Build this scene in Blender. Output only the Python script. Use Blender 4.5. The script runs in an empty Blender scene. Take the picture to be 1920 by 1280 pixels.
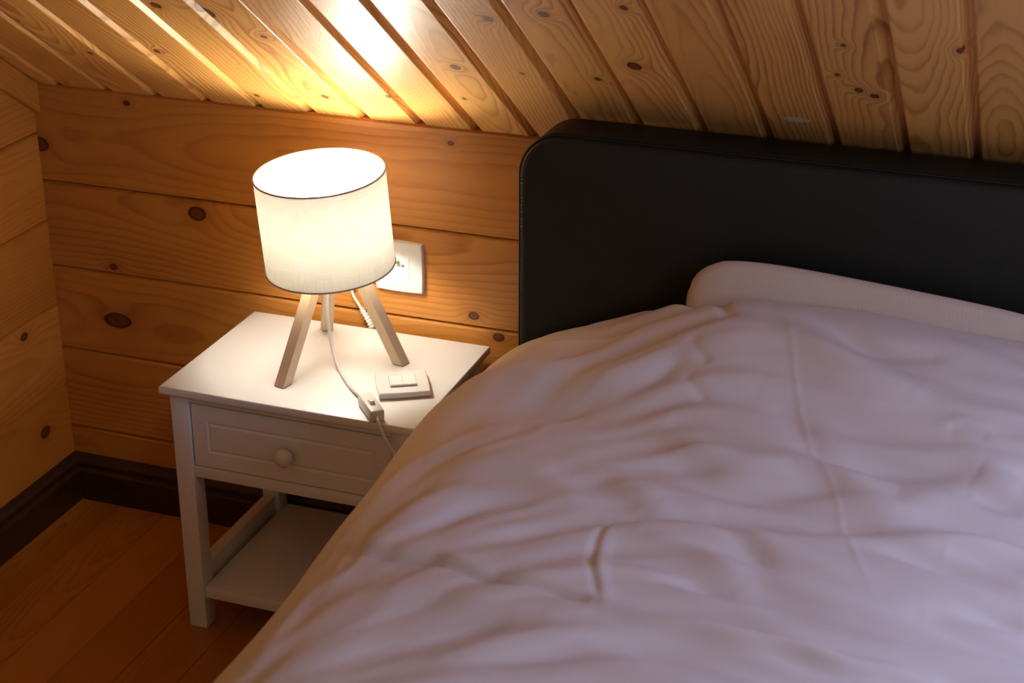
import bpy, bmesh, math, random
import numpy as np
from mathutils import Vector, Matrix

random.seed(7)
S = bpy.context.scene
COL = S.collection

# ------------------------------------------------------------------ camera, world, light, exposure
CAM_LOC = (1.9579, -2.6834, 1.7848)
YAW, PITCH, ROLL, FPX = 0.3468, -0.4212, 0.0007, 3173.4
cd = bpy.data.cameras.new('camera'); cam = bpy.data.objects.new('camera', cd); COL.objects.link(cam)
fw = Vector((-math.sin(YAW)*math.cos(PITCH), math.cos(YAW)*math.cos(PITCH), math.sin(PITCH)))
rt = fw.cross(Vector((0, 0, 1))).normalized(); up = rt.cross(fw)
r2 = rt*math.cos(ROLL)+up*math.sin(ROLL); u2 = -rt*math.sin(ROLL)+up*math.cos(ROLL)
M = Matrix.Identity(4)
for i in range(3):
    M[i][0] = r2[i]; M[i][1] = u2[i]; M[i][2] = -fw[i]; M[i][3] = CAM_LOC[i]
cam.matrix_world = M
cd.sensor_width = 36; cd.lens = FPX/1920*36; cd.clip_start = .05
cd.dof.use_dof = True; cd.dof.focus_distance = 2.85; cd.dof.aperture_fstop = 6.3
S.camera = cam

w = bpy.data.worlds.new('world'); S.world = w; w.use_nodes = True
bg = w.node_tree.nodes['Background']; bg.inputs[0].default_value = (1.0, .70, .44, 1); bg.inputs[1].default_value = .27

def area(name, loc, target, size, size_y, power, color):
    l = bpy.data.lights.new(name, 'AREA'); l.shape = 'RECTANGLE'; l.size = size; l.size_y = size_y
    l.energy = power; l.color = color
    o = bpy.data.objects.new(name, l); COL.objects.link(o); o.location = loc
    o.rotation_euler = (Vector(target)-Vector(loc)).to_track_quat('-Z', 'Y').to_euler()
    return o
area('skylight_daylight', (2.70, -.92, 1.52), (2.70-.32, -.92-.30, 1.52-.8105), .7, .8, 20, (.42, .55, 1.0)).data.spread = math.radians(160)
area('window_daylight', (3.35, -2.5, 1.5), (1.7, -.75, .6), .6, .6, 8, (.50, .63, 1.0))
BULB = 185.0
S.view_settings.view_transform = 'Standard'; S.view_settings.look = 'None'
S.view_settings.gamma = 1; S.view_settings.use_curve_mapping = False
S.view_settings.exposure = 0.0

# ------------------------------------------------------------------ node helpers
def new_mat(name):
    m = bpy.data.materials.new(name); m.use_nodes = True
    return m, m.node_tree, m.node_tree.nodes['Principled BSDF']
class NT:
    def __init__(s, nt): s.nt = nt
    def put(s, sock, v):
        if v is None: return
        if isinstance(v, bpy.types.NodeSocket): s.nt.links.new(v, sock)
        else: sock.default_value = v
    def math(s, op, a, b=None, c=None, clamp=False):
        n = s.nt.nodes.new('ShaderNodeMath'); n.operation = op; n.use_clamp = clamp
        for i, v in enumerate((a, b, c)): s.put(n.inputs[i], v)
        return n.outputs[0]
    def vec(s, op, a, b=None, c=None, out=0):
        n = s.nt.nodes.new('ShaderNodeVectorMath'); n.operation = op
        for i, v in enumerate((a, b, c)): s.put(n.inputs[i], v)
        return n.outputs[out]
    def comb(s, x, y, z):
        n = s.nt.nodes.new('ShaderNodeCombineXYZ')
        for i, v in enumerate((x, y, z)): s.put(n.inputs[i], v)
        return n.outputs[0]
    def sep(s, v):
        n = s.nt.nodes.new('ShaderNodeSeparateXYZ'); s.put(n.inputs[0], v); return n.outputs
    def attr(s, name):
        n = s.nt.nodes.new('ShaderNodeAttribute'); n.attribute_name = name; return n
    def noise(s, v, scale=1, detail=2, rough=.5):
        n = s.nt.nodes.new('ShaderNodeTexNoise'); s.put(n.inputs['Vector'], v); n.inputs['Scale'].default_value = scale
        n.inputs['Detail'].default_value = detail; n.inputs['Roughness'].default_value = rough
        return n.outputs[0]
    def ramp(s, f, stops):
        n = s.nt.nodes.new('ShaderNodeValToRGB'); s.put(n.inputs[0], f); e = n.color_ramp.elements
        while len(e) < len(stops): e.new(.5)
        for k, (p, c) in enumerate(stops): e[k].position = p; e[k].color = (*c, 1) if len(c) == 3 else c
        return n.outputs[0]
    def mix(s, f, a, b, mode='MIX'):
        n = s.nt.nodes.new('ShaderNodeMix'); n.data_type = 'RGBA'; n.blend_type = mode
        s.put(n.inputs[0], f); s.put(n.inputs[6], a if not isinstance(a, tuple) else (*a, 1)); s.put(n.inputs[7], b if not isinstance(b, tuple) else (*b, 1))
        return n.outputs[2]
    def bump(s, h, strength, dist, normal=None):
        n = s.nt.nodes.new('ShaderNodeBump'); n.inputs['Strength'].default_value = strength; n.inputs['Distance'].default_value = dist
        s.put(n.inputs['Height'], h)
        if normal: s.put(n.inputs['Normal'], normal)
        return n.outputs[0]

def wood(name, light, dark, knotcol, knots=(), pitch=.0075, rough=.35, coat=0.0, contrast=1.0, drift=1.0, spots=(), rnd_val=.25, bumpy=.25):
    """Plain-sawn pine: rings of a tilted trunk cut by each board (attributes: grain uv in metres, vc board centre, rnd)."""
    m, nt, b = new_mat(name); t = NT(nt)
    uv = nt.nodes.new('ShaderNodeUVMap'); uv.uv_map = 'grain'
    x, y, _ = t.sep(uv.outputs[0])
    vc = t.attr('vc').outputs['Fac']; rnd = t.attr('rnd').outputs['Fac']
    P = t.comb(x, y, 0.0)
    dm = None
    for (ku, kv, kr) in knots:
        kr = kr*.001
        sc = (1/(kr*1.35), 1/kr, 0) if kr < .02 else (1/(kr*1.2), 1/(kr*.62), 0)
        q = t.vec('MULTIPLY_ADD', P, sc, (-ku*sc[0], -kv*sc[1], 0))
        L = t.vec('LENGTH', q, out=1)
        dm = L if dm is None else t.math('MINIMUM', dm, L)
    if dm is None: dm = 50.0
    z37 = t.math('MULTIPLY', rnd, 37.0)
    seed = t.comb(t.math('MULTIPLY', x, 1.0), t.math('MULTIPLY', y, 1.0), z37)
    n1 = t.noise(t.vec('MULTIPLY', seed, (.9*drift, 2.0, 1)), 1, 1)
    n2 = t.noise(t.vec('MULTIPLY_ADD', seed, (1.1*drift, .8, 1), (5, 9, 3)), 1, 1)
    n3 = t.noise(t.vec('MULTIPLY_ADD', seed, (9, 26, 1), (2, 4, 8)), 1, 2)
    r2_ = t.math('FRACT', t.math('MULTIPLY', rnd, 7.31))
    dv = t.math('ADD', t.math('SUBTRACT', y, vc), t.math('MULTIPLY_ADD', t.math('SUBTRACT', rnd, .5), .16, t.math('MULTIPLY_ADD', n1, .07, -.035)))
    dz = t.math('ADD', t.math('MULTIPLY', r2_, .05), t.math('MULTIPLY_ADD', n2, .16, -.03))
    rr = t.math('SQRT', t.math('ADD', t.math('MULTIPLY', dv, dv), t.math('MULTIPLY', dz, dz)))
    rr = t.math('MULTIPLY_ADD', n3, .0075, rr)
    kb = t.math('EXPONENT', t.math('MULTIPLY', t.math('MULTIPLY', dm, dm), -.16))
    rr = t.math('MULTIPLY_ADD', kb, .016, rr)
    ring = t.math('FRACT', t.math('DIVIDE', rr, pitch))
    # slow rise, quick fall: latewood line
    a = t.math('POWER', ring, 3.0)
    edge = t.math('SMOOTH_MIN', 1.0, t.math('MULTIPLY', t.math('SUBTRACT', 1.0, ring), 7.0), .1)
    line = t.math('MULTIPLY', a, edge)
    fib = t.noise(t.vec('MULTIPLY', seed, (6, 420, 1)), 1, 2)
    patch = t.noise(t.vec('MULTIPLY_ADD', seed, (2.2, 9, 1), (7, 1, 2)), 1, 2)
    soft = t.math('MULTIPLY_ADD', patch, .9, -.1, clamp=True)
    f = t.math('MULTIPLY', line, t.math('MULTIPLY_ADD', soft, 1.35*contrast, .12*contrast))
    f = t.math('ADD', f, t.math('MULTIPLY_ADD', fib, .30, -.15))
    f = t.math('ADD', f, t.math('MULTIPLY_ADD', patch, .5, -.25), clamp=True)
    col = t.mix(f, light, dark)
    # board to board tone
    tone = t.math('MULTIPLY_ADD', t.math('FRACT', t.math('MULTIPLY', rnd, 3.77)), rnd_val, 1-rnd_val*.5)
    col = t.mix(1.0, col, t.comb(tone, t.math('POWER', tone, 1.25), t.math('POWER', tone, 1.6)), 'MULTIPLY')
    if knots:
        kn = t.math('ADD', dm, t.math('MULTIPLY_ADD', n3, .5, -.25))
        kc = t.ramp(kn, [(0, (*knotcol, 1)), (.35, tuple(min(1, c*2.1) for c in knotcol)), (.62, tuple(c*1.6 for c in knotcol)), (.86, tuple(c*.6 for c in knotcol)), (1.0, knotcol)])
        kf = t.ramp(kn, [(0, (1, 1, 1)), (.93, (1, 1, 1)), (1.0, (0, 0, 0))])
        halo = t.math('MULTIPLY', t.math('EXPONENT', t.math('MULTIPLY', t.math('MULTIPLY', dm, dm), -.30)), .40)
        col = t.mix(halo, col, tuple(.6*d+.4*k for d, k in zip(dark, knotcol)))
        col = t.mix(kf, col, kc)
    for (su, sv, sr, scol) in spots:
        q = t.vec('MULTIPLY_ADD', P, (1/(sr*.55), 1/sr, 0), (-su/(sr*.55), -sv/sr, 0))
        L = t.math('ADD', t.vec('LENGTH', q, out=1), t.math('MULTIPLY_ADD', t.noise(P, 160, 3), 1.0, -.5))
        col = t.mix(t.ramp(L, [(0, (.8, .8, .8)), (.7, (.6, .6, .6)), (1.0, (0, 0, 0))]), col, scol)
    t.put(b.inputs['Base Color'], col)
    t.put(b.inputs['Roughness'], t.math('MULTIPLY_ADD', f, .12, rough))
    b.inputs['Coat Weight'].default_value = coat; b.inputs['Coat Roughness'].default_value = .40
    t.put(b.inputs['Normal'], t.bump(t.math('ADD', line, t.math('MULTIPLY', fib, .4)), bumpy, .0006))
    return m

def plain(name, col, rough=.5, metallic=0, noise=0, nscale=60, bump=0, coat=0, sheen=0, emit=None, strength=0, sub=0):
    m, nt, b = new_mat(name); t = NT(nt)
    tc = nt.nodes.new('ShaderNodeTexCoord')
    n = t.noise(tc.outputs['Object'], nscale, 3)
    c = t.mix(t.math('MULTIPLY', n, noise), tuple(col), tuple(v*.72 for v in col))
    t.put(b.inputs['Base Color'], c)
    b.inputs['Roughness'].default_value = rough; b.inputs['Metallic'].default_value = metallic
    b.inputs['Coat Weight'].default_value = coat
    b.inputs['Sheen Weight'].default_value = sheen
    if bump: t.put(b.inputs['Normal'], t.bump(t.noise(tc.outputs['Object'], nscale*4, 2), bump, .001))
    if emit: b.inputs['Emission Color'].default_value = (*emit, 1); b.inputs['Emission Strength'].default_value = strength
    return m

# ------------------------------------------------------------------ mesh helpers
def link(o, parent=None):
    COL.objects.link(o)
    if parent: o.parent = parent
    return o
def mesh_obj(name, verts, faces, mat, parent=None, smooth=False):
    me = bpy.data.meshes.new(name); me.from_pydata([tuple(v) for v in verts], [], faces); me.update()
    me.materials.append(mat)
    if smooth: me.shade_smooth()
    return link(bpy.data.objects.new(name, me), parent)
def bm_obj(name, bm, mat, parent=None, smooth=False, angle=None):
    bmesh.ops.recalc_face_normals(bm, faces=bm.faces)
    me = bpy.data.meshes.new(name); bm.to_mesh(me); bm.free(); me.materials.append(mat)
    if smooth:
        me.shade_smooth()
        if angle: me.set_sharp_from_angle(angle=angle)
    return link(bpy.data.objects.new(name, me), parent)
def add_box(bm, lo, hi, bev=0, seg=2, M=None):
    r = bmesh.ops.create_cube(bm, size=1); vs = r['verts']
    for v in vs:
        v.co = Vector([lo[i]+(v.co[i]+.5)*(hi[i]-lo[i]) for i in range(3)])
    if bev:
        es = list({e for v in vs for e in v.link_edges})
        g = bmesh.ops.bevel(bm, geom=es, offset=bev, segments=seg, profile=.5, affect='EDGES')
        vs = list({v for f in g['faces'] for v in f.verts} | {v for v in vs if v.is_valid})
    if M is not None:
        for v in vs: v.co = M @ v.co
    return vs
def box(name, lo, hi, mat, parent=None, bev=.002, seg=2, M=None):
    bm = bmesh.new(); add_box(bm, lo, hi, bev, seg, M); return bm_obj(name, bm, mat, parent, smooth=bool(bev), angle=.7)
def catmull(pts, n=10):
    P = [Vector(p) for p in pts]; P = [2*P[0]-P[1]]+P+[2*P[-1]-P[-2]]; out = []
    for i in range(1, len(P)-2):
        for k in range(n):
            t = k/n; a, b, c, d = P[i-1:i+3]
            out.append(.5*((2*b)+(-a+c)*t+(2*a-5*b+4*c-d)*t*t+(-a+3*b-3*c+d)*t**3))
    return out+[P[-2]]
def add_tube(bm, pts, r, seg=10, closed=False, rads=None):
    rings = []; n = len(pts); prev = None
    for i, p in enumerate(pts):
        if closed: d = (pts[(i+1) % n]-pts[i-1]).normalized()
        else: d = (pts[min(i+1, n-1)]-pts[max(i-1, 0)]).normalized()
        if prev is None:
            a = d.cross(Vector((0, 0, 1)));
            if a.length < .1: a = d.cross(Vector((1, 0, 0)))
            a.normalize()
        else: a = (prev-d*prev.dot(d)).normalized()
        prev = a; b = d.cross(a); rr = rads[i] if rads else r
        rings.append([bm.verts.new(p+(a*math.cos(2*math.pi*k/seg)+b*math.sin(2*math.pi*k/seg))*rr) for k in range(seg)])
    for i in range(n if closed else n-1):
        A, B = rings[i], rings[(i+1) % n]
        for k in range(seg): bm.faces.new((A[k], A[(k+1) % seg], B[(k+1) % seg], B[k]))
    if not closed: bm.faces.new(rings[0][::-1]); bm.faces.new(rings[-1])
def add_lathe(bm, prof, M=None, seg=48, cap=True):
    """prof: (r, z) list; closed if first == last"""
    rings = []
    for r, z in prof:
        if r < 1e-6: rings.append([bm.verts.new((M @ Vector((0, 0, z))) if M else (0, 0, z))])
        else: rings.append([bm.verts.new((M @ Vector((r*math.cos(2*math.pi*k/seg), r*math.sin(2*math.pi*k/seg), z))) if M else (r*math.cos(2*math.pi*k/seg), r*math.sin(2*math.pi*k/seg), z)) for k in range(seg)])
    for A, B in zip(rings, rings[1:]):
        for k in range(seg):
            k2 = (k+1) % seg
            if len(A) == 1 and len(B) == 1: continue
            if len(A) == 1: bm.faces.new((A[0], B[k2], B[k]))
            elif len(B) == 1: bm.faces.new((A[k], A[k2], B[0]))
            else: bm.faces.new((A[k], A[k2], B[k2], B[k]))
def frame(origin, zdir, xhint=(1, 0, 0)):
    z = Vector(zdir).normalized(); x = Vector(xhint); x = (x-z*x.dot(z)).normalized(); y = z.cross(x)
    m = Matrix.Identity(4)
    for i in range(3): m[i][0] = x[i]; m[i][1] = y[i]; m[i][2] = z[i]; m[i][3] = origin[i]
    return m
def thing(name, label, cat, loc=(0, 0, 0), group=None):
    o = bpy.data.objects.new(name, None); COL.objects.link(o); o.location = loc; o.empty_display_size = .05
    o['label'] = label; o['category'] = cat
    if group: o['group'] = group
    return o
def tag(o, label, cat):
    o['label'] = label; o['category'] = cat; return o
def struct(o): o['kind'] = 'structure'; return o
def seat(o, root):                       # geometry was written in world space: keep it there under a moved Empty
    o.matrix_parent_inverse = Matrix.Translation(root.location).inverted(); return o
def adopt(root):
    for c in root.children: c.matrix_parent_inverse = Matrix.Translation(root.location).inverted()

def boards(name, mapf, spans, profile_f, u0f, u1f, mat, usub=1):
    """spans: (v0, v1) per board; profile_f(v0, v1) -> closed outline [(v, depth)] ; mapf(u, v, d) -> world"""
    verts, faces, uvs, vcs, rnds = [], [], [], [], []
    for k, (a, b) in enumerate(spans):
        pr = profile_f(a, b); n = len(pr); base = len(verts); rv = random.random()
        us = [i/usub for i in range(usub+1)]
        for t in us:
            for v, d in pr:
                u = u0f(v)+(u1f(v)-u0f(v))*t
                verts.append(mapf(u, v, d)); uvs.append((u, v+d*.7))
        for i in range(usub):
            for j in range(n):
                j2 = (j+1) % n
                faces.append((base+i*n+j, base+i*n+j2, base+(i+1)*n+j2, base+(i+1)*n+j)); vcs.append((a+b)/2); rnds.append(rv)
        faces.append(tuple(base+j for j in range(n))[::-1]); vcs.append((a+b)/2); rnds.append(rv)
        faces.append(tuple(base+usub*n+j for j in range(n))); vcs.append((a+b)/2); rnds.append(rv)
    me = bpy.data.meshes.new(name); me.from_pydata([tuple(v) for v in verts], [], faces); me.update()
    ul = me.uv_layers.new(name='grain')
    for p in me.polygons:
        for li in p.loop_indices: ul.data[li].uv = uvs[me.loops[li].vertex_index]
    for nm, arr in (('vc', vcs), ('rnd', rnds)):
        at = me.attributes.new(nm, 'FLOAT', 'FACE'); at.data.foreach_set('value', arr)
    bm = bmesh.new(); bm.from_mesh(me); bmesh.ops.recalc_face_normals(bm, faces=bm.faces); bm.to_mesh(me); bm.free()
    me.materials.append(mat)
    return link(bpy.data.objects.new(name, me))
def grain_attr(o, axis, scale=1.0, rnd=.3):
    """give a plain part the grain coordinates used by wood(): u along axis (a vector)"""
    me = o.data; ax = Vector(axis).normalized(); s = ax.orthogonal().normalized()
    ul = me.uv_layers.new(name='grain')
    for p in me.polygons:
        s2 = ax.cross(p.normal)
        for li in p.loop_indices:
            c = me.vertices[me.loops[li].vertex_index].co
            ul.data[li].uv = (c.dot(ax)*scale, (c.dot(s2) if s2.length > .3 else c.dot(s))*scale+p.normal.dot(s)*.03)
    for nm, v in (('vc', 0.0), ('rnd', rnd)):
        at = me.attributes.new(nm, 'FLOAT', 'FACE'); at.data.foreach_set('value', [v]*len(me.polygons))

# ------------------------------------------------------------------ duvet base shape (parameters: metres across, y)
# base duvet surface: parameters S (metres across, 0 where the side starts to round over) and y
def sm(a,b,t):
    t=np.clip((t-a)/(b-a),0,1);return t*t*(3-2*t)
def duvet_base(S,y):
    S=np.asarray(S,float);y=np.asarray(y,float)
    x0=.985+.028*sm(-.55,-1.15,y)+.016*sm(-.58,-.38,y)+.010*sm(-.32,-.2,y)
    R=.25
    a=np.clip(S/R,0,np.pi/2)
    x=x0+R*(1-np.cos(a));z=.45+R*np.sin(a)-.022*sm(-.45,-.24,y)*np.sin(a)
    z=z+np.minimum(S,0)
    e=np.maximum(S-R*np.pi/2,0)
    x=x+e
    z=z+.022*np.sin(np.clip(e/1.2,0,1)*np.pi)
    z=z+(.102*sm(1.16,1.52,x)-.022*sm(1.55,1.95,x))*(1-sm(-.33,-.75,y))
    return x,y+0*x,z
FOLDS = [
(-7,7,[(0.275,-1.038),(0.315,-1.048),(0.355,-1.055),(0.4,-1.058),(0.472,-1.078),(0.55,-1.085),(0.615,-1.095)]),
(6,20,[(0.26,-1.008),(0.337,-1.03),(0.398,-1.04),(0.465,-1.058),(0.545,-1.068),(0.61,-1.08)]),
(11,13,[(0.617,-1.093),(0.68,-1.105),(0.742,-1.107),(0.795,-1.113),(0.85,-1.115),(0.907,-1.125),(0.963,-1.125),(0.998,-1.13)]),
(-5,22,[(0.63,-1.115),(0.685,-1.125),(0.8,-1.135),(0.91,-1.147)]),
(-3,6,[(0.585,-0.887),(0.58,-0.933),(0.58,-0.972),(0.587,-1.01),(0.603,-1.052),(0.62,-1.093)]),
(3,11,[(0.59,-0.938),(0.593,-0.985),(0.603,-1.03),(0.623,-1.085)]),
(0.8,4,[(0.693,-0.38),(0.762,-0.54),(0.815,-0.673),(0.848,-0.74),(0.88,-0.86),(0.903,-0.933),(0.92,-0.98)]),
(-9,22,[(0.758,-0.585),(0.782,-0.617),(0.833,-0.667),(0.9,-0.677),(1.005,-0.66)]),
(-8,22,[(0.72,-0.548),(0.77,-0.557),(0.84,-0.578),(0.91,-0.593),(0.978,-0.6)]),
(-9,22,[(0.653,-0.75),(0.715,-0.77),(0.78,-0.762),(0.838,-0.742)]),
(-8,20,[(0.72,-0.828),(0.83,-0.825),(0.913,-0.812),(1.032,-0.795)]),
(-6,18,[(0.655,-0.843),(0.71,-0.87),(0.76,-0.915),(0.792,-0.96)]),
(-9,16,[(0.695,-0.34),(0.738,-0.38),(0.795,-0.425),(0.85,-0.45),(0.92,-0.453)]),
(-6,18,[(1.02,-0.712),(1.085,-0.722)]),
(-7,18,[(0.995,-0.853),(1.042,-0.86),(1.088,-0.867)]),
(-6,18,[(0.98,-0.988),(1.088,-0.975)]),
(-2.5,9,[(0.58,-0.463),(0.627,-0.518)]),
(-2.5,9,[(0.597,-0.538),(0.643,-0.578)]),
(-7,10,[(0.575,-0.328),(0.62,-0.412)]),
(10,26,[(0.6,-0.655),(0.68,-0.703),(0.728,-0.715),(0.79,-0.693)]),
(10,30,[(0.805,-0.64),(0.86,-0.712),(0.927,-0.76),(0.988,-0.722)]),
(7,24,[(1.025,-0.655),(1.083,-0.673)]),
(7,24,[(0.795,-0.87),(0.875,-0.863),(1.073,-0.818)]),
(8,26,[(0.735,-0.448),(0.82,-0.5),(0.917,-0.525)]),
(6,26,[(0.485,-0.792),(0.56,-0.785),(0.637,-0.828)]),
(-5,22,[(0.52,-0.823),(0.575,-0.845),(0.635,-0.873)]),
(15,42,[(0.188,-0.643),(0.232,-0.535),(0.28,-0.518),(0.35,-0.505),(0.52,-0.525)]),
(-12,42,[(0.285,-0.7),(0.308,-0.63),(0.367,-0.608),(0.46,-0.613),(0.597,-0.635)]),
(7,22,[(0.26,-0.988),(0.25,-0.815),(0.297,-0.732),(0.332,-0.695),(0.408,-0.65)]),
(-6,14,[(0.285,-0.855),(0.322,-0.778),(0.362,-0.735),(0.418,-0.695)]),
(7,16,[(0.237,-1.035),(0.235,-0.883),(0.263,-0.798)]),
(-5,12,[(0.282,-1.075),(0.287,-0.955),(0.315,-0.88)]),
(5,24,[(0.337,-0.843),(0.372,-0.805),(0.415,-0.79),(0.472,-0.815),(0.538,-0.873)]),
(-4,20,[(0.512,-0.805),(0.558,-0.82),(0.613,-0.845)]),
(5,22,[(0.31,-1.008),(0.34,-0.925),(0.388,-0.877),(0.467,-0.857)]),
(-6,14,[(0.367,-0.98),(0.41,-0.913),(0.467,-0.883)]),
(4,22,[(0.362,-1.055),(0.395,-1.01),(0.435,-0.963),(0.522,-0.94)]),
(6,16,[(0.268,-1.27),(0.253,-1.13),(0.29,-1.097)]),
(6,30,[(0.308,-1.153),(0.36,-1.127),(0.423,-1.11),(0.49,-1.127),(0.565,-1.133)]),
(-6,30,[(0.352,-1.32),(0.393,-1.262),(0.423,-1.198),(0.467,-1.165),(0.54,-1.165)]),
(7,24,[(0.495,-1.235),(0.552,-1.193),(0.613,-1.17),(0.688,-1.185)]),
(5,14,[(0.295,-0.443),(0.312,-0.358),(0.37,-0.305)]),
(5,12,[(0.33,-0.385),(0.413,-0.4),(0.49,-0.4)]),
(3,12,[(0.472,-0.545),(0.518,-0.52),(0.558,-0.483)]),
(-3,14,[(0.52,-0.57),(0.562,-0.535),(0.583,-0.488)]),
(7,18,[(0.635,-0.925),(0.708,-0.945),(0.772,-0.99)]),
(-7,18,[(0.61,-0.988),(0.685,-0.992),(0.762,-1.03)]),
(3,10,[(0.973,-0.573),(0.998,-0.57),(1.04,-0.585)]),
(-2,8,[(0.975,-0.585),(0.998,-0.583),(1.032,-0.595)])]
def duvet_top_z(x, y):
    x0 = float(duvet_base(0.0, y)[0]); s = .25*math.pi/2+max(0.0, x-x0-.25)
    return float(duvet_base(s, y)[2])

# ------------------------------------------------------------------ the room
TH = .6259; ZT = .9056
WALL_KN = [(.344, .677, 15), (.139, .424, 27), (.913, .547, 8), (.872, .875, 4.5), (.003, .78, 15), (.209, .883, 6), (.143, .54, 7), (.962, .511, 9), (.55, .30, 10)]
LEFT_KN = [(-.091, .19, 13), (-.121, .416, 9), (-.20, .60, 8), (-.15, .73, 5)]
CEIL_KN = [(.448, .606, 15), (.459, .523, 9), (.387, .596, 6), (.364, .67, 6), (.366, .785, 8), (.337, .858, 8), (.308, .983, 9), (.523, 1.104, 8), (.244, .409, 6), (.094, .666, 7), (.06, .516, 5), (.308, 1.095, 4), (.386, 1.293, 11), (.557, 1.198, 8), (.316, 1.22, 5), (.604, 1.326, 6), (.537, 1.617, 4), (.373, 1.624, 7), (.355, 1.645, 7), (.552, 1.773, 8), (.426, 1.598, 4), (.20, .25, 5), (.33, .18, 5), (.13, .80, 5), (.16, .95, 4)]
m_wall = wood('varnished orange pine', (.58, .245, .045), (.27, .065, .007), (.085, .022, .006), WALL_KN, pitch=.0105, rough=.38, contrast=1.0, rnd_val=.18)
m_left = wood('varnished orange pine left', (.60, .26, .045), (.33, .095, .011), (.085, .022, .006), LEFT_KN, pitch=.0085, rough=.38, contrast=.8, rnd_val=.15)
m_ceil = wood('pale varnished pine', (.79, .415, .112), (.30, .085, .012), (.10, .028, .008), CEIL_KN, pitch=.0062, rough=.42, coat=.38, contrast=1.5, rnd_val=.22, spots=[(.221, 1.517, .024, (.75, .62, .48))])
m_floor = wood('orange pine floor', (.50, .20, .026), (.22, .065, .007), (.06, .02, .006), [], pitch=.0042, rough=.33, coat=.2, contrast=1.15, rnd_val=.40, drift=.4)
m_base = wood('dark stained pine', (.042, .017, .006), (.012, .005, .002), (.02, .008, .004), [], pitch=.012, rough=.42, contrast=.8)
m_dark = plain('dark backing', (.02, .012, .008), .9)

def prof_wall(a, b, g=.0007, ch=.005, t=.022, chb=.0025):
    a += g; b -= g; k = ZT-.004
    mid = a+.01 < k < b-.01
    return [(a, t), (a, .005), (a+chb, 0)]+([(k, 0)] if mid else [])+[(b-ch, 0), (b-.001, .006), (b, t)]+([(k, t)] if mid else [])
spw = [(0.0, .1635), (.1635, .3442), (.3442, .5249), (.5249, .7056), (.7056, .9045)]
struct(boards('wall_back', lambda u, v, d: (u, d, v), spw, prof_wall, lambda v: -.02, lambda v: 3.0, m_wall))
spl = [(.0015, .077)]+[(.077+.1814*k, .077+.1814*(k+1)) for k in range(11)]
struct(boards('wall_left', lambda u, v, d: (-d, u, v), spl, prof_wall,
       lambda v: -max(0.0, (v-ZT+.004)/math.tan(TH))-.0005, lambda v: -3.3, m_left))
def prof_floor(a, b): return [(a+.0004, .02), (a+.0004, .0012), (a+.0012, 0), (b-.0012, 0), (b-.0004, .0012), (b-.0004, .02)]
spf = [(.0054+.1085*k, .0054+.1085*(k+1)) for k in range(-1, 28)]
struct(boards('floor', lambda u, v, d: (v, -u, -d), spf, prof_floor, lambda v: -.02, lambda v: 3.3, m_floor, 1))
ct, st = math.cos(TH), math.sin(TH)
def cmap(u, v, d): return (v, -u*ct+d*st, ZT+u*st+d*ct)
CP = .1076
def prof_ceil(a, b):
    # b side: wide slope away from the room; a side: short step back up
    return [(a-.001, .026), (a-.001, .0145), (a+.0012, .0009), (a+.0035, 0), (b-.0175, 0), (b-.016, .0008), (b-.0065, .0148), (b+.0005, .0150), (b+.0005, .026)]
spc = [(.0601+.007+CP*k, .0601+.007+CP*(k+1)) for k in range(-1, 27)]
spc = [(a+0*k, b) for k, (a, b) in enumerate(spc)]
struct(boards('ceiling', cmap, spc, lambda a, b: [(v, d) for v, d in prof_ceil(a+.0012, b-.0008)], lambda v: -.03, lambda v: 2.3, m_ceil, 1))

# sloping trim board on the left wall under the ceiling
struct(boards('trim_1', lambda u, v, d: (.014-d, -u*ct-(v)*-st*0, ZT+u*st+v), [(-.0625, -.003)], lambda a, b: [(a, .0135), (a, .003), (a+.003, 0), (b, 0), (b, .0135)],
       lambda v: .001, lambda v: 2.2, m_left))
# dark stained skirting with a moulded top
SK = [(0, 0), (.021, 0), (.021, .066), (.019, .070), (.013, .073), (.0125, .078), (.0145, .081), (.0135, .086), (.007, .095), (.004, .101), (0, .102)]
def skirting(name, mapf, L0, L1):
    n = len(SK); verts = [mapf(L0+s, s, h) for s, h in SK]+[mapf(L1, s, h) for s, h in SK]
    faces = [(j, (j+1) % n, n+(j+1) % n, n+j) for j in range(n)]+[tuple(range(n))[::-1], tuple(range(n, 2*n))]
    o = mesh_obj(name, verts, faces, m_base)
    ul = o.data.uv_layers.new(name='grain')
    for p in o.data.polygons:
        for li in p.loop_indices:
            i = o.data.loops[li].vertex_index; s, h = SK[i % n]; ul.data[li].uv = (L0 if i < n else L1, h+s)
    for nm, v in (('vc', .05), ('rnd', .4)):
        at = o.data.attributes.new(nm, 'FLOAT', 'FACE'); at.data.foreach_set('value', [v]*len(o.data.polygons))
    bm = bmesh.new(); bm.from_mesh(o.data); bmesh.ops.recalc_face_normals(bm, faces=bm.faces); bm.to_mesh(o.data); bm.free()
    return struct(o)
skirting('baseboard_back', lambda u, s, h: (u, -s, h), 0.0, 3.0)
skirting('baseboard_left', lambda u, s, h: (s, -u, h), 0.0, 3.2)

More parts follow.
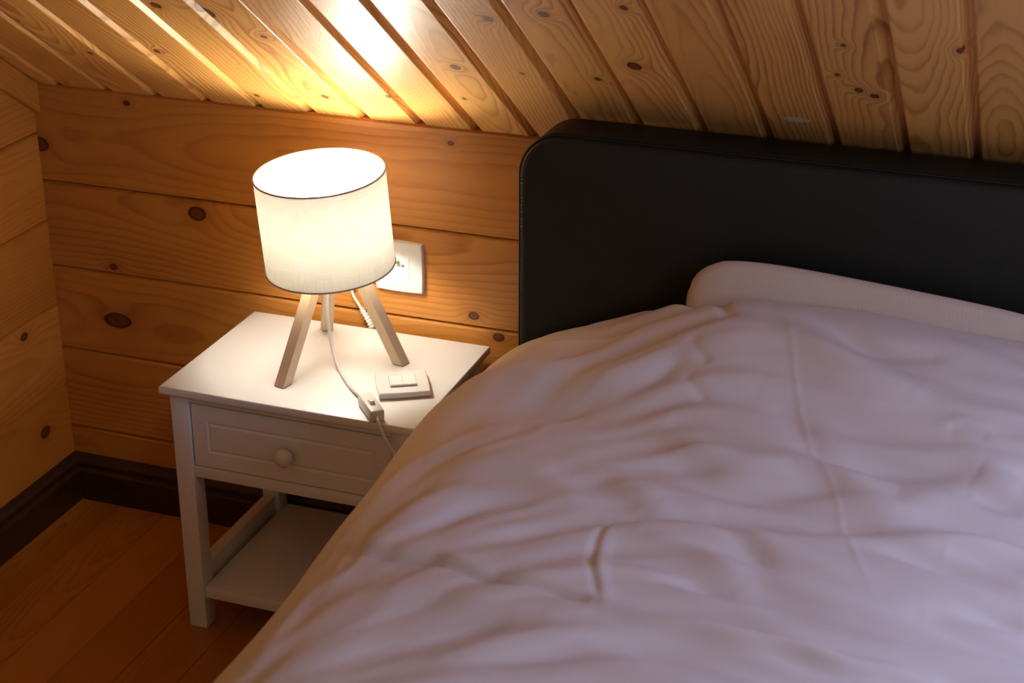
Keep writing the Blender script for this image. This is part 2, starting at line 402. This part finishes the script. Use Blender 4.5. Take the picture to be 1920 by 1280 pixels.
# ------------------------------------------------------------------ wall socket
m_plastic = plain('white plastic', (.70, .695, .68), .32, noise=.1)
m_plastic2 = plain('white plastic insert', (.76, .755, .74), .35, noise=.1)
m_hole = plain('dark socket hole', (.16, .14, .12), .7)
m_pin = plain('steel pin', (.45, .42, .38), .35, metallic=.9)
def pillow_plate(bm, w, h, t, bulge=.003, n=10, dent=False):
    """square plate whose sides bow outwards a little, front gently domed. local x,y in plane, z out"""
    out = []
    for side in range(4):
        for k in range(n):
            s = -1+2*k/n; bow = bulge*(1-s*s)
            p = [(s*w/2, -h/2-bow), (w/2+bow, s*h/2), (-s*w/2, h/2+bow), (-w/2-bow, -s*h/2)][side]
            out.append(p)
    rings = []
    for sc, z in ((1.0, 0), (1.0, t*.35), (.985, t*.85), (.955, t), (.60, t*1.10)):
        rings.append([bm.verts.new((x*sc, y*sc, z)) for x, y in out])
    m = len(out)
    for A, B in zip(rings, rings[1:]):
        for k in range(m): bm.faces.new((A[k], A[(k+1) % m], B[(k+1) % m], B[k]))
    bm.faces.new(rings[0][::-1]); bm.faces.new(rings[-1])
sock = thing('wall_socket', 'square white power socket on the pine wall behind the lamp', 'socket', (.768, -.0005, .628))
MS = frame((0, 0, 0), (0, -1, 0), (1, 0, 0))
bm = bmesh.new(); pillow_plate(bm, .094, .097, .0095, .0018); bm.transform(MS); bm_obj('faceplate', bm, m_plastic, sock, True, .6)
bm = bmesh.new(); add_box(bm, (-.0235, -.0235, .008), (.0235, .0235, .0098), .0003); bm.transform(MS); bm_obj('insert_gap', bm, m_pin, sock)
ins = bmesh.new(); add_box(ins, (-.0221, -.0221, .008), (.0221, .0221, .0112), .0006); ins.transform(MS); insert = bm_obj('insert', ins, m_plastic2, sock, True, .6)
for (hx, hz) in ((-.0095, .004), (.0095, .004)):
    bm = bmesh.new(); add_lathe(bm, [(0, .0108), (.0031, .0108), (.0031, .01135), (0, .01135)], MS @ Matrix.Translation((hx, hz, 0)), 16); bm_obj('pin_hole', bm, m_hole, insert)
bm = bmesh.new(); add_lathe(bm, [(0, .0108), (.0028, .0108), (.0028, .0114), (0, .0114)], MS @ Matrix.Translation((0, .0045, 0)), 16); bm_obj('screw', bm, m_pin, insert)
bm = bmesh.new(); add_lathe(bm, [(0, .0108), (.0027, .0108), (.0027, .020), (.0016, .0215), (0, .0215)], MS @ Matrix.Translation((0, .0125, 0)), 16); bm_obj('earth_pin', bm, m_pin, insert, True, .6)

# ------------------------------------------------------------------ nightstand
def white_paint():
    m, nt, b = new_mat('white satin paint'); t = NT(nt)
    tc = nt.nodes.new('ShaderNodeTexCoord'); g = nt.nodes.new('ShaderNodeNewGeometry')
    n = t.noise(tc.outputs['Object'], 22, 3); ch = t.noise(tc.outputs['Object'], 320, 2)
    c = t.mix(t.math('MULTIPLY', n, .25), (.78, .785, .78), (.74, .735, .72))
    t.put(b.inputs['Base Color'], c); b.inputs['Roughness'].default_value = .40
    t.put(b.inputs['Normal'], t.bump(ch, .06, .0006))
    return m
m_paint = white_paint()
m_knob = plain('cream knob paint', (.74, .70, .62), .3, noise=.1)
X0, X1, Y0, Y1, H = .4658, .9533, -.3784, -.020, .50
ns = thing('nightstand', 'small white wooden nightstand with one drawer and an open lower shelf', 'nightstand', ((X0+X1)/2, (Y0+Y1)/2, 0))
# top with a rounded lip
bm = bmesh.new(); add_box(bm, (X0, Y0, H-.018), (X1, Y1, H), 0)
bmesh.ops.bevel(bm, geom=[e for e in bm.edges if abs(e.verts[0].co.z-e.verts[1].co.z) < 1e-6 and e.verts[0].co.z < H-.001 and abs(e.verts[0].co.y+e.verts[1].co.y-2*Y1) > 1e-3], offset=.007, segments=4, profile=.5, affect='EDGES')
bmesh.ops.bevel(bm, geom=[e for e in bm.edges if abs(e.verts[0].co.z-H) < 1e-5 and abs(e.verts[1].co.z-H) < 1e-5], offset=.0025, segments=2, profile=.5, affect='EDGES')
bm_obj('table_top', bm, m_paint, ns, True, .9)
LW = .036; IX = .013; FY = .012
lx = (X0+IX, X1-IX-LW); ly = (Y0+FY, Y1-.004-LW)
for x in lx:
    for y in ly: box('leg', (x, y, .0), (x+LW, y+LW, H-.0182), m_paint, ns, .0018)
fx0, fx1 = X0+IX+LW, X1-IX-LW; fy = Y0+FY+.003
box('top_rail', (fx0+.0003, fy, .4695), (fx1-.0003, fy+.018, H-.0182), m_paint, ns, .0012)
box('bottom_rail', (fx0+.0003, fy-.001, .322), (fx1-.0003, fy+.018, .3435), m_paint, ns, .0015)
# drawer front with a routed raised field
dr_lo, dr_hi = (fx0+.002, .3450), (fx1-.002, .4668)
def inset_front(bm, a, b, yf, t):
    def ring(i, dy): return [bm.verts.new(p) for p in ((a[0]+i, yf+dy, a[1]+i), (b[0]-i, yf+dy, a[1]+i), (b[0]-i, yf+dy, b[1]-i), (a[0]+i, yf+dy, b[1]-i))]
    R = [ring(0, t), ring(0, .002), ring(.002, 0), ring(.030, 0), ring(.0325, .0022), ring(.0345, .0022), ring(.038, 0.0003)]
    for A, B in zip(R, R[1:]):
        for k in range(4): bm.faces.new((A[k], A[(k+1) % 4], B[(k+1) % 4], B[k]))
    bm.faces.new(R[-1]); bm.faces.new(R[0][::-1])
bm = bmesh.new(); inset_front(bm, dr_lo, dr_hi, fy+.0005, .016)
drawer = bm_obj('drawer', bm, m_paint, ns)
bx = bmesh.new(); add_box(bx, (fx0+.006, fy+.017, .350), (fx1-.006, Y1-.03, .353)); 
for a, b in (((fx0+.006, fy+.017, .353), (fx0+.014, Y1-.03, .45)), ((fx1-.014, fy+.017, .353), (fx1-.006, Y1-.03, .45)), ((fx0+.014, Y1-.038, .353), (fx1-.014, Y1-.03, .45))): add_box(bx, a, b)
bm_obj('drawer_box', bx, m_paint, drawer)
bm = bmesh.new(); add_lathe(bm, [(0, 0), (.008, 0), (.0075, .006), (.010, .010), (.0155, .014), (.0175, .020), (.0165, .026), (.012, .031), (.006, .0332), (0, .0337)], frame(((fx0+fx1)/2-.004, fy+.0008, .4035), (0, -1, 0)), 32)
bm_obj('knob', bm, m_knob, drawer, True)
# side and back panels under the top, rails and shelf
for x in (X0+IX+.004, X1-IX-.016): box('side_panel', (x, ly[0]+LW+.0003, .322), (x+.012, ly[1]-.0003, H-.0182), m_paint, ns, .001)
box('back_panel', (fx0+.0003, Y1-.018, .322), (fx1-.0003, Y1-.008, H-.0182), m_paint, ns, .001)
for x in (X0+IX+.006, X1-IX-.028): box('side_rail', (x, ly[0]+LW+.0003, .066), (x+.022, ly[1]-.0003, .122), m_paint, ns, .0015)
box('shelf', (fx0+.0003, fy+.001, .066), (fx1-.0003, Y1-.010, .090), m_paint, ns, .0015)
adopt(ns)

# ------------------------------------------------------------------ table lamp
m_leg = wood('pale ash wood', (.66, .50, .33), (.42, .27, .15), (.2, .1, .05), [], pitch=.0045, rough=.45, contrast=.9, bumpy=.3)
def shade_mat():
    m = bpy.data.materials.new('translucent linen shade'); m.use_nodes = True; nt = m.node_tree; t = NT(nt); nt.nodes.clear()
    out = nt.nodes.new('ShaderNodeOutputMaterial'); tc = nt.nodes.new('ShaderNodeTexCoord')
    x, y, z = t.sep(tc.outputs['Object']); ang = t.math('ARCTAN2', y, x)
    a = t.noise(t.comb(t.math('MULTIPLY', ang, 3.0), t.math('MULTIPLY', z, 900.0), 0.0), 1, 2)
    b_ = t.noise(t.comb(t.math('MULTIPLY', ang, 110.0), t.math('MULTIPLY', z, 25.0), 3.0), 1, 2)
    wv = t.math('ADD', t.math('MULTIPLY', a, .5), t.math('MULTIPLY', b_, .5))
    col = t.ramp(wv, [(.3, (.70, .655, .56)), (.6, (.86, .83, .75))])
    d = nt.nodes.new('ShaderNodeBsdfDiffuse'); tr = nt.nodes.new('ShaderNodeBsdfTranslucent'); mx = nt.nodes.new('ShaderNodeMixShader')
    t.put(d.inputs[0], col); t.put(tr.inputs[0], t.ramp(wv, [(.3, (.46, .435, .38)), (.6, (.57, .565, .54))])); mx.inputs[0].default_value = .49
    t.put(d.inputs['Normal'], t.bump(wv, .3, .0006))
    nt.links.new(d.outputs[0], mx.inputs[1]); nt.links.new(tr.outputs[0], mx.inputs[2]); nt.links.new(mx.outputs[0], out.inputs[0])
    return m
m_shade = shade_mat()
m_rim = plain('beige shade binding', (.42, .38, .29), .8, noise=.3, nscale=300)
m_bulb = plain('glowing bulb', (.9, .9, .9), .4, emit=(1.0, .925, .80), strength=BULB)
m_metal = plain('white metal fitting', (.7, .69, .66), .4)
lamp = thing('table_lamp', 'lit white drum-shade table lamp on three pale wooden legs', 'lamp', (.706, -.165, H))
SC = Vector((.7059, -.1652, .6806)); AX = Vector((-.0408, -.0759, 1)).normalized()
MSh = frame(SC, AX); SR, SH = .1147, .1767
def local(o, M):                          # keep the object origin on the shade axis for its weave
    o.matrix_world = M; return o
bm = bmesh.new(); add_lathe(bm, [(SR, 0), (SR, SH), (SR-.0006, SH), (SR-.0006, 0), (SR, 0)], None, 96)
bmesh.ops.remove_doubles(bm, verts=bm.verts, dist=1e-6)
shade = bm_obj('lamp_shade', bm, m_shade, None, True, .9); shade.matrix_world = MSh; shade.parent = lamp
for z in (0, SH):
    bm = bmesh.new(); add_tube(bm, [MSh @ Vector((SR*math.cos(a), SR*math.sin(a), z)) for a in [2*math.pi*k/96 for k in range(96)]], .0017, 8, True); bm_obj('rim', bm, m_rim, lamp, True)
HUB = Vector((.708, -.166, .716))
bm = bmesh.new(); Mh = frame(HUB, (0, 0, 1)); add_lathe(bm, [(0, -.022), (.017, -.022), (.021, -.014), (.021, .004), (.0165, .008), (.0165, .030), (0, .030)], Mh, 32); bm_obj('bulb_socket', bm, m_metal, lamp, True, .6)
# spider: ring and three spokes that carry the shade
bm = bmesh.new()
cz = (HUB-SC).dot(AX)+.004
add_tube(bm, [MSh @ Vector((.021*math.cos(a), .021*math.sin(a), cz)) for a in [2*math.pi*k/32 for k in range(32)]], .0014, 6, True)
for k in range(3):
    a = .5+2*math.pi*k/3
    add_tube(bm, [MSh @ Vector((.021*math.cos(a), .021*math.sin(a), cz)), MSh @ Vector((.07*math.cos(a), .07*math.sin(a), cz)), MSh @ Vector(((SR-.001)*math.cos(a), (SR-.001)*math.sin(a), .001))], .0014, 6)
bm_obj('shade_spider', bm, m_metal, lamp, True)
bm = bmesh.new(); add_lathe(bm, [(0, .030), (.012, .030), (.0135, .042), (.022, .058), (.0275, .074), (.026, .089), (.017, .100), (.007, .1045), (0, .105)], Mh, 32); bm_obj('bulb', bm, m_bulb, lamp, True)
feet = [Vector((.6695, -.301, H)), Vector((.6345, -.050, H)), Vector((.829, -.147, H))]
for i, ft in enumerate(feet):
    topc = HUB+Vector((0, 0, -.012)); outd = (ft-topc); outd.z = 0; outd.normalize()
    topc = topc+outd*(.025, .022, .034)[i]
    ax = (topc-ft).normalized(); ang = (.62, .55, .50)[i]
    # square section turned so two faces meet towards the room
    side = Vector((0, 0, 1)).cross(outd).normalized(); n2 = ax.cross(side).normalized()
    e1 = side; e2 = n2; hw = .0106
    if i == 2: e1, e2 = (side-n2*.42).normalized(), (n2+side*.42).normalized()
    vs = []
    def hitz(p, z): return p+ax*((z-p.z)/ax.z)
    for z_, tp in ((H+.0012, 0), (None, 1)):
        for sx, sy in ((-1, -1), (1, -1), (1, 1), (-1, 1)):
            p = ft+(e1*sx+e2*sy)*hw
            vs.append(hitz(p, z_) if not tp else p+ax*(topc-ft).length)
    bm = bmesh.new(); B = [bm.verts.new(v) for v in vs]
    for f in ((3, 2, 1, 0), (4, 5, 6, 7), (0, 1, 5, 4), (1, 2, 6, 5), (2, 3, 7, 6), (3, 0, 4, 7)): bm.faces.new([B[j] for j in f])
    bmesh.ops.bevel(bm, geom=list(bm.edges), offset=.0007, segments=1, affect='EDGES')
    lg = bm_obj('leg', bm, m_leg, lamp); grain_attr(lg, ax, 1.0, (.13, .47, .71)[i])
    bm = bmesh.new(); B = [bm.verts.new(Vector((v.x, v.y, H+.0002))+ (ft-Vector((v.x, v.y, v.z)))*.08*Vector((1, 1, 0))) for v in vs[:4]]+[bm.verts.new(v+(ft-v)*.08*Vector((1, 1, 0))) for v in vs[:4]]
    for f in ((3, 2, 1, 0), (4, 5, 6, 7), (0, 1, 5, 4), (1, 2, 6, 5), (2, 3, 7, 6), (3, 0, 4, 7)): bm.faces.new([B[j] for j in f])
    bm_obj('foot_pad', bm, m_hole, lg)
# power cord with in-line switch
ctop = H+.0028
c1 = catmull([(.706, -.166, .694), (.704, -.176, .655), (.703, -.182, .60), (.703, -.175, .548), (.714, -.186, .520), (.738, -.214, .5045), (.762, -.244, ctop+.0003), (.790, -.276, ctop+.001), (.818, -.303, H+.006), (.842, -.325, H+.009)], 12)
bm = bmesh.new(); add_tube(bm, c1, .0032, 10); cord = bm_obj('power_cord', bm, m_plastic, lamp, True)
a_, b_ = Vector((.834, -.317, H)), Vector((.8845, -.3745, H)); dx = (b_-a_).normalized(); L = (b_-a_).length
MI = frame(a_, (0, 0, 1), dx)
bm = bmesh.new(); add_box(bm, (-.001, -.0125, .0004), (L, .0125, .021), .0035, 3, MI); sw = bm_obj('cord_switch', bm, m_plastic, lamp, True, .9)
bm = bmesh.new(); add_box(bm, (L*.40, -.0052, .0205), (L*.66, .0052, .0222), .0006, 2, MI); rkb = bm_obj('switch_frame', bm, m_plastic2, sw, True, .9)
bm = bmesh.new(); add_box(bm, (L*.43, -.004, .0215), (L*.56, .004, .0235), .0008, 2, MI); add_box(bm, (L*.54, -.004, .0215), (L*.64, .004, .0268), .0008, 2, MI); bm_obj('rocker', bm, m_plastic2, rkb, True, .9)
c2 = catmull([(.880, -.370, H+.009), (.889, -.384, H+.008), (.896, -.3905, .497), (.9045, -.3905, .478), (.917, -.389, .455), (.9235, -.388, .43), (.926, -.387, .39), (.928, -.386, .33), (.93, -.388, .2), (.932, -.395, .06), (.94, -.41, .006), (.97, -.46, .004)], 12)
bm = bmesh.new(); add_tube(bm, c2, .0032, 10); bm_obj('power_cord', bm, m_plastic, lamp, True)
bpy.context.view_layer.update()
adopt(lamp); shade.matrix_world = MSh

# second cable running down behind the lamp leg
cab = thing('cable', 'short white cable with a ridged sleeve hanging behind the right lamp leg', 'cable', (.70, -.012, .51))
cp = catmull([(.724, -.006, .587), (.712, -.010, .60), (.69, -.010, .595), (.672, -.011, .575), (.674, -.011, .558), (.684, -.0115, .542), (.696, -.012, .5245), (.706, -.012, .511), (.712, -.011, .495), (.714, -.010, .45), (.714, -.010, .36)], 10)
bm = bmesh.new(); add_tube(bm, cp, .0027, 10); bm_obj('wire', bm, m_plastic, cab, True)
sl = [cp[0]]; pts = catmull([(.690, -.0125, .534), (.698, -.0125, .522), (.706, -.0125, .509), (.711, -.0125, .497)], 9)
bm = bmesh.new(); add_tube(bm, pts, .005, 12, rads=[.0042+.0013*(k % 4 < 2)+.00003*k for k in range(len(pts))]); bm_obj('ridged_sleeve', bm, m_plastic, cab, True, .9)
adopt(cab)

# ------------------------------------------------------------------ loose switch plate on the nightstand
swp = thing('switch_plate', 'loose square white double light switch lying on the nightstand top', 'light switch', (.8705, -.2375, H))
swp.rotation_euler = (0, 0, math.radians(29))
bm = bmesh.new(); pillow_plate(bm, .090, .090, .0088, .0013)
bmesh.ops.translate(bm, verts=bm.verts, vec=(0, 0, .0032)); bm_obj('faceplate', bm, m_plastic, swp, True, .6)
bm = bmesh.new(); add_box(bm, (-.043, -.043, .0003), (.043, .043, .0034), .0008); bm_obj('backing', bm, plain('beige plate backing', (.62, .50, .34), .6), swp)
box('rocker_gap', (-.0232, -.0232, .010), (.0232, .0232, .0132), m_hole, swp, .0002)
for s in (-1, 1):
    bm = bmesh.new(); x0, x1 = (-.0226, -.0003) if s < 0 else (.0003, .0226)
    # wedge rocker: lower half stands proud
    pr = [(-.0222, .0125), (-.0222, .0166), (-.0214, .0172), (0.0, .0146), (.0214, .0142), (.0222, .0138), (.0222, .0125)]
    A = [bm.verts.new((x0, y, z)) for y, z in pr]; B = [bm.verts.new((x1, y, z)) for y, z in pr]
    for k in range(len(pr)): bm.faces.new((A[k], A[(k+1) % 7], B[(k+1) % 7], B[k]))
    bm.faces.new(A[::-1]); bm.faces.new(B)
    bm_obj('rocker', bm, m_plastic2, swp)

# ------------------------------------------------------------------ bed: headboard, base, mattress
def leather():
    m, nt, b = new_mat('dark green-black leatherette'); t = NT(nt); tc = nt.nodes.new('ShaderNodeTexCoord')
    v = nt.nodes.new('ShaderNodeTexVoronoi'); v.inputs['Scale'].default_value = 900; nt.links.new(tc.outputs['Object'], v.inputs['Vector'])
    n = t.noise(tc.outputs['Object'], 9, 3)
    t.put(b.inputs['Base Color'], t.mix(n, (.0085, .0105, .0068), (.0125, .0145, .0095))); b.inputs['Roughness'].default_value = .55; b.inputs['Specular IOR Level'].default_value = .38
    t.put(b.inputs['Normal'], t.bump(v.outputs['Distance'], .35, .0005))
    return m
m_leather = leather()
m_thread = plain('dark thread', (.035, .035, .028), .8)
HX0, HX1, HZ, HYF, HYB, HR = 1.0815, 2.66, .984, -.235, -.112, .072
bed = thing('bed', 'double bed with a dark green leather headboard with rounded corners', 'bed', (1.8, -1.1, 0))
def outline(i, z0=.12, n=12):
    r = HR-i; o = [(HX0+i, z0), (HX0+i, HZ-HR)]
    o += [(HX0+HR-r*math.cos(k*math.pi/2/n), HZ-HR+r*math.sin(k*math.pi/2/n)) for k in range(1, n+1)]
    o += [(HX1-HR+r*math.sin(k*math.pi/2/n), HZ-HR+r*math.cos(k*math.pi/2/n)) for k in range(0, n+1)]
    return o+[(HX1-i, z0)]
bm = bmesh.new(); rings = []
# section from back to front: back face, small round, side with welt, front face slightly padded
SEC = [(.012, HYB), (.003, HYB-.003), (0, HYB-.012), (0, HYF+.030), (.0012, HYF+.022), (.0022, HYF+.020), (.0012, HYF+.018), (.001, HYF+.014), (.004, HYF+.006), (.009, HYF+.0015), (.016, HYF), (.06, HYF-.003)]
for i, y in SEC: rings.append([bm.verts.new((x, y, z)) for x, z in outline(i)])
n = len(rings[0])
for A, B in zip(rings, rings[1:]):
    for k in range(n-1): bm.faces.new((A[k], A[k+1], B[k+1], B[k]))
    bm.faces.new((A[-1], A[0], B[0], B[-1]))
bm.faces.new(rings[0][::-1]); bm.faces.new(rings[-1])
hb = bm_obj('headboard', bm, m_leather, bed, True, .9)
def path_outline(i, y, step):
    o = [Vector((x, y, z)) for x, z in outline(i, z0=.45, n=24)]; out = []; acc = 0
    for a, b in zip(o, o[1:]):
        L = (b-a).length; d = (b-a)/L; s = acc
        while s < L: out.append((a+d*s, d)); s += step
        acc = s-L
    return out
def seam(y, i, name='welt'):
    bm = bmesh.new(); add_tube(bm, [Vector((x, y, z)) for x, z in outline(i, z0=.45, n=24)], .0016, 6); bm_obj(name, bm, m_leather, hb, True)
seam(HYF+.012, .0005); seam(HYF+.021, .0005)
for y, i in ((HYF+.0035, .0062), (HYF+.0275, -.0002)):
    bm = bmesh.new()
    for p, d in path_outline(i, y, .0062): add_tube(bm, [p-d*.0019, p+d*.0019], .0006, 5)
    bm_obj('stitching', bm, m_thread, hb)
m_wood_dark = plain('dark bed base', (.05, .03, .02), .6)
box('bed_base', (1.10, -2.15, .12), (2.62, -.238, .26), m_wood_dark, bed, .006)
for x in (1.14, 2.52):
    for y in (-2.1, -.32): box('leg', (x, y, 0), (x+.05, y+.05, .1195), m_wood_dark, bed, .003)
m_sheet = plain('white mattress ticking', (.72, .70, .67), .85, noise=.1, sheen=.2)
box('mattress', (1.08, -2.14, .262), (2.62, -.240, .50), m_sheet, bed, .05, 4)
adopt(bed)

# ------------------------------------------------------------------ pillow
def cotton(name, col, bumpscale=1100, bstr=.12, stripes=False):
    m, nt, b = new_mat(name); t = NT(nt); tc = nt.nodes.new('ShaderNodeTexCoord')
    n = t.noise(tc.outputs['Object'], 14, 3)
    c = t.mix(t.math('MULTIPLY', n, .3), tuple(col), tuple(v*.9 for v in col))
    x, y, z = t.sep(tc.outputs['Object'])
    if stripes:
        s = t.math('SINE', t.math('MULTIPLY', x, 1050.0)); s = t.math('MULTIPLY_ADD', s, .5, .5)
        c = t.mix(t.math('MULTIPLY', s, .10), c, tuple(v*.6 for v in col))
    t.put(b.inputs['Base Color'], c); b.inputs['Roughness'].default_value = .82
    b.inputs['Sheen Weight'].default_value = .15; b.inputs['Sheen Roughness'].default_value = .5
    wv = t.noise(tc.outputs['Object'], bumpscale, 1)
    n1 = t.bump(wv, bstr, .0004)
    t.put(b.inputs['Normal'], n1)
    return m
m_duvet = cotton('pale cotton duvet cover', (.73, .65, .605))
m_pillow = cotton('cream striped cotton', (.67, .55, .43), stripes=True)
def smooth(a, b, x): t = min(1, max(0, (x-a)/(b-a))); return t*t*(3-2*t)
def make_pillow():
    nx, ny = 90, 44; verts = []; top = {}; bot = {}
    px0, px1 = 1.378, 2.02
    for i in range(nx+1):
        for j in range(ny+1):
            u = i/nx*2-1; v = j/ny*2-1
            x = px0+(px1-px0)*(u+1)/2; w_ = .385
            y = -.262-w_*(1-v)/2
            # corners pulled to points, edges bowed in
            x += .020*(1-v*v)*(-u)**3 if abs(u) > .0 else 0
            prof = max(0, 1-abs(u)**26)**.5*max(0, 1-abs(v)**2.6)**.55
            back = smooth(-.2, 1, v)
            zc = .585+.190*smooth(-1.2, 1.05, v)
            # upper back edge stands against the headboard
            th_ = .075*prof
            zc += .030*back*(1-abs(u)**6)-.045*smooth(-.85, 1.6, u)*back*1.3
            if u < -.82: zc += .010*(v > 0)*(-.82-u)/.18*(-1)
            y2 = y+.012*prof*back
            zt_ = zc+th_+.004*math.sin(9*x+4*v)*prof
            if y2 < -.30:                     # squeezed under the duvet
                lim = duvet_top_z(x, y2)-.034
                k_ = smooth(-.30, -.36, y2) if False else min(1, (-.30-y2)/.05)
                zt_ = min(zt_, lim*k_+zt_*(1-k_)); zc = min(zc, zt_)
            top[i, j] = len(verts); verts.append((x, y2, zt_))
            if 0 < i < nx and 0 < j < ny: bot[i, j] = len(verts); verts.append((x, y, zc-th_*1.1))
            else: bot[i, j] = top[i, j]
    f = []
    for i in range(nx):
        for j in range(ny):
            f.append((top[i, j], top[i+1, j], top[i+1, j+1], top[i, j+1]))
            q = (bot[i, j], bot[i, j+1], bot[i+1, j+1], bot[i+1, j]); f.append(q)
    o = mesh_obj('pillow', verts, f, m_pillow, None, True)
    return o
pil = make_pillow()
tag(pil, 'cream pillow leaning on the headboard, mostly covered by the duvet', 'pillow')

# ------------------------------------------------------------------ duvet
def duvet_edge(x):                        # where the duvet ends towards the headboard
    return -.252-.085*sm(1.30, 1.43, x)
yy0, yy1, ss0, ss1 = 0.0, 1.0, -.32, 1.78
NS_, NY_ = 640, 500
Sg = np.linspace(ss0, ss1, NS_); Tg = np.linspace(0, 1, NY_)
SS, TT = np.meshgrid(Sg, Tg, indexing='ij')
X0_, _, _ = duvet_base(SS, np.full_like(SS, -.4))
YE = duvet_edge(X0_)
YY = YE+(-2.02-YE)*TT**1.15
def pts_of(S_, Y_): return np.stack(duvet_base(S_, Y_), -1)
P0 = pts_of(SS, YY)
dS = pts_of(SS+.001, YY)-P0; dY = pts_of(SS, YY-.001)-P0
N = np.cross(dY, dS); N /= np.linalg.norm(N, axis=-1, keepdims=True)
N = np.where(N[..., 2:3]*0+((N*np.array([-.8, 0, .6])).sum(-1, keepdims=True)) < 0, -N, N)
D = np.zeros_like(SS)
def seg_dist(px, py, L):
    best = np.full(px.shape, 9.0); tb = np.zeros(px.shape); tot = 0
    lens = [math.hypot(b[0]-a[0], b[1]-a[1]) for a, b in zip(L, L[1:])]; TOT = sum(lens); acc = 0
    for (a, b), l in zip(zip(L, L[1:]), lens):
        if l < 1e-6: continue
        t = np.clip(((px-a[0])*(b[0]-a[0])+(py-a[1])*(b[1]-a[1]))/l**2, 0, 1)
        d = np.hypot(px-a[0]-t*(b[0]-a[0]), py-a[1]-t*(b[1]-a[1]))
        m = d < best; best = np.where(m, d, best); tb = np.where(m, (acc+t*l)/TOT, tb); acc += l
    return best, tb
FS = 1.25
for amp, wid, L in FOLDS:
    L = [tuple(q) for q in np.array([catmull([(a, b, 0) for a, b in L], 5)]).reshape(-1, 3)[:, :2]]
    d, t = seg_dist(SS, YY, L)
    taper = np.sin(np.pi*np.clip(.06+t*.88, 0, 1))**.6 if wid > 9 else np.clip(np.minimum(t, 1-t)*6+.25, 0, 1)
    D += FS*amp*.001*taper*(1.0 if wid > 12 else 1)*np.exp(-(d/(wid*.001))**2)
# gentle random rumples
rng = np.random.default_rng(11)
def ripple(x, y, n, fmin, fmax, ang, spread):
    o = np.zeros_like(x)
    for _ in range(n):
        a = ang+rng.normal()*spread; f = rng.uniform(fmin, fmax); ph = rng.uniform(0, 6.28)
        warp = .35*np.sin(x*rng.uniform(3, 9)+rng.uniform(0, 6))+.35*np.sin(y*rng.uniform(3, 9)+rng.uniform(0, 6))
        o += np.sin((x*math.cos(a)+y*math.sin(a))*f*6.283+ph+warp*3)/f
    return o/n
D += .030*ripple(SS, YY, 10, 1.5, 4, 1.9, .5)
# drawn-out tension folds: noise smeared along a flow that turns from the bed side to the middle
def blur(a, s, ax):
    r = int(3*s)+1; k = np.exp(-.5*(np.arange(-r, r+1)/s)**2); k /= k.sum()
    return np.apply_along_axis(lambda v: np.convolve(np.pad(v, r, mode='edge'), k, 'valid'), ax, a)
G = .005; gs = np.arange(ss0-.02, ss1+.02, G); gy = np.arange(-2.08, -.2, G)
GS, GY = np.meshgrid(gs, gy, indexing='ij')
def bil(A, x, y):
    fx = np.clip((x-gs[0])/G, 0, len(gs)-1.001); fy = np.clip((y-gy[0])/G, 0, len(gy)-1.001)
    i = fx.astype(int); j = fy.astype(int); u = fx-i; v = fy-j
    return A[i, j]*(1-u)*(1-v)+A[i+1, j]*u*(1-v)+A[i, j+1]*(1-u)*v+A[i+1, j+1]*u*v
wob = blur(blur(rng.normal(size=GS.shape), 26, 0), 26, 1); wob /= wob.std()
phi = np.radians(np.interp(GS, [0, .25, .50, .80, 1.1], [88, 82, 42, -20, -6]))+.20*wob
phi = phi+np.radians(-14)*sm(-.55, -.3, GY)*sm(.3, .6, GS)
FX, FY = np.cos(phi), np.sin(phi)
def lic(width, length, seed):
    r = np.random.default_rng(seed); w0 = blur(blur(r.normal(size=GS.shape), width/G, 0), width/G, 1)
    acc = w0.copy(); step = .008; n = int(length/2/step)
    for sgn in (1, -1):
        x, y = GS.copy(), GY.copy()
        for k in range(n):
            x += sgn*bil(FX, x, y)*step; y += sgn*bil(FY, x, y)*step
            acc += bil(w0, x, y)*(.5+.5*math.cos(math.pi*(k+1)/n))
    acc = blur(blur(acc, 1.2, 0), 1.2, 1)
    return (acc-acc.mean())/acc.std()
h1 = lic(.013, .36, 3); h2 = lic(.0065, .20, 5); h3 = lic(.004, .10, 8)
mask = blur(blur(rng.normal(size=GS.shape), 22, 0), 22, 1); mask = np.clip(.75+.45*mask/mask.std(), .15, 1.5)
H_ = (.45+.55*sm(.3, .7, GS))*.0054*(h1-.35*np.abs(h1))+(.6+.4*sm(.3, .7, GS))*mask*(.0013*(h2-.4*np.abs(h2))+.00035*h3)
D += bil(H_, SS, YY)
D *= .22+.78*sm(.10, .36, SS)      # pulled smooth over the bed edge
D *= 1-.8*sm(.55, .68, SS)*sm(.12, .01, YE-YY)
P = P0+N*D[..., None]
# head edge rolls under
e = np.hypot(P[..., 1]-YE, 0); roll = np.clip(1-(YE-P[..., 1])/.022, 0, 1)
P[..., 2] -= .016*(1-np.sqrt(np.clip(1-roll**2, 0, 1)))
# hem of the hanging side waves a little
hang = np.clip(-SS/.3, 0, 1); P[..., 0] += hang*(.010*np.sin(YY*19)+.006*np.sin(YY*41+1))-hang*.0
P[..., 0] = np.maximum(P[..., 0], .962)
verts = P.reshape(-1, 3)
idx = np.arange(NS_*NY_).reshape(NS_, NY_)
q = np.stack([idx[:-1, :-1], idx[1:, :-1], idx[1:, 1:], idx[:-1, 1:]], -1).reshape(-1, 4)[:, ::-1]
dv = mesh_obj('duvet', verts.tolist(), [tuple(int(v) for v in r) for r in q], m_duvet, None, True)
so = dv.modifiers.new('thickness', 'SOLIDIFY'); so.thickness = .018; so.offset = -1
tag(dv, 'rumpled pale duvet spread over the bed and hanging down its left side', 'duvet')
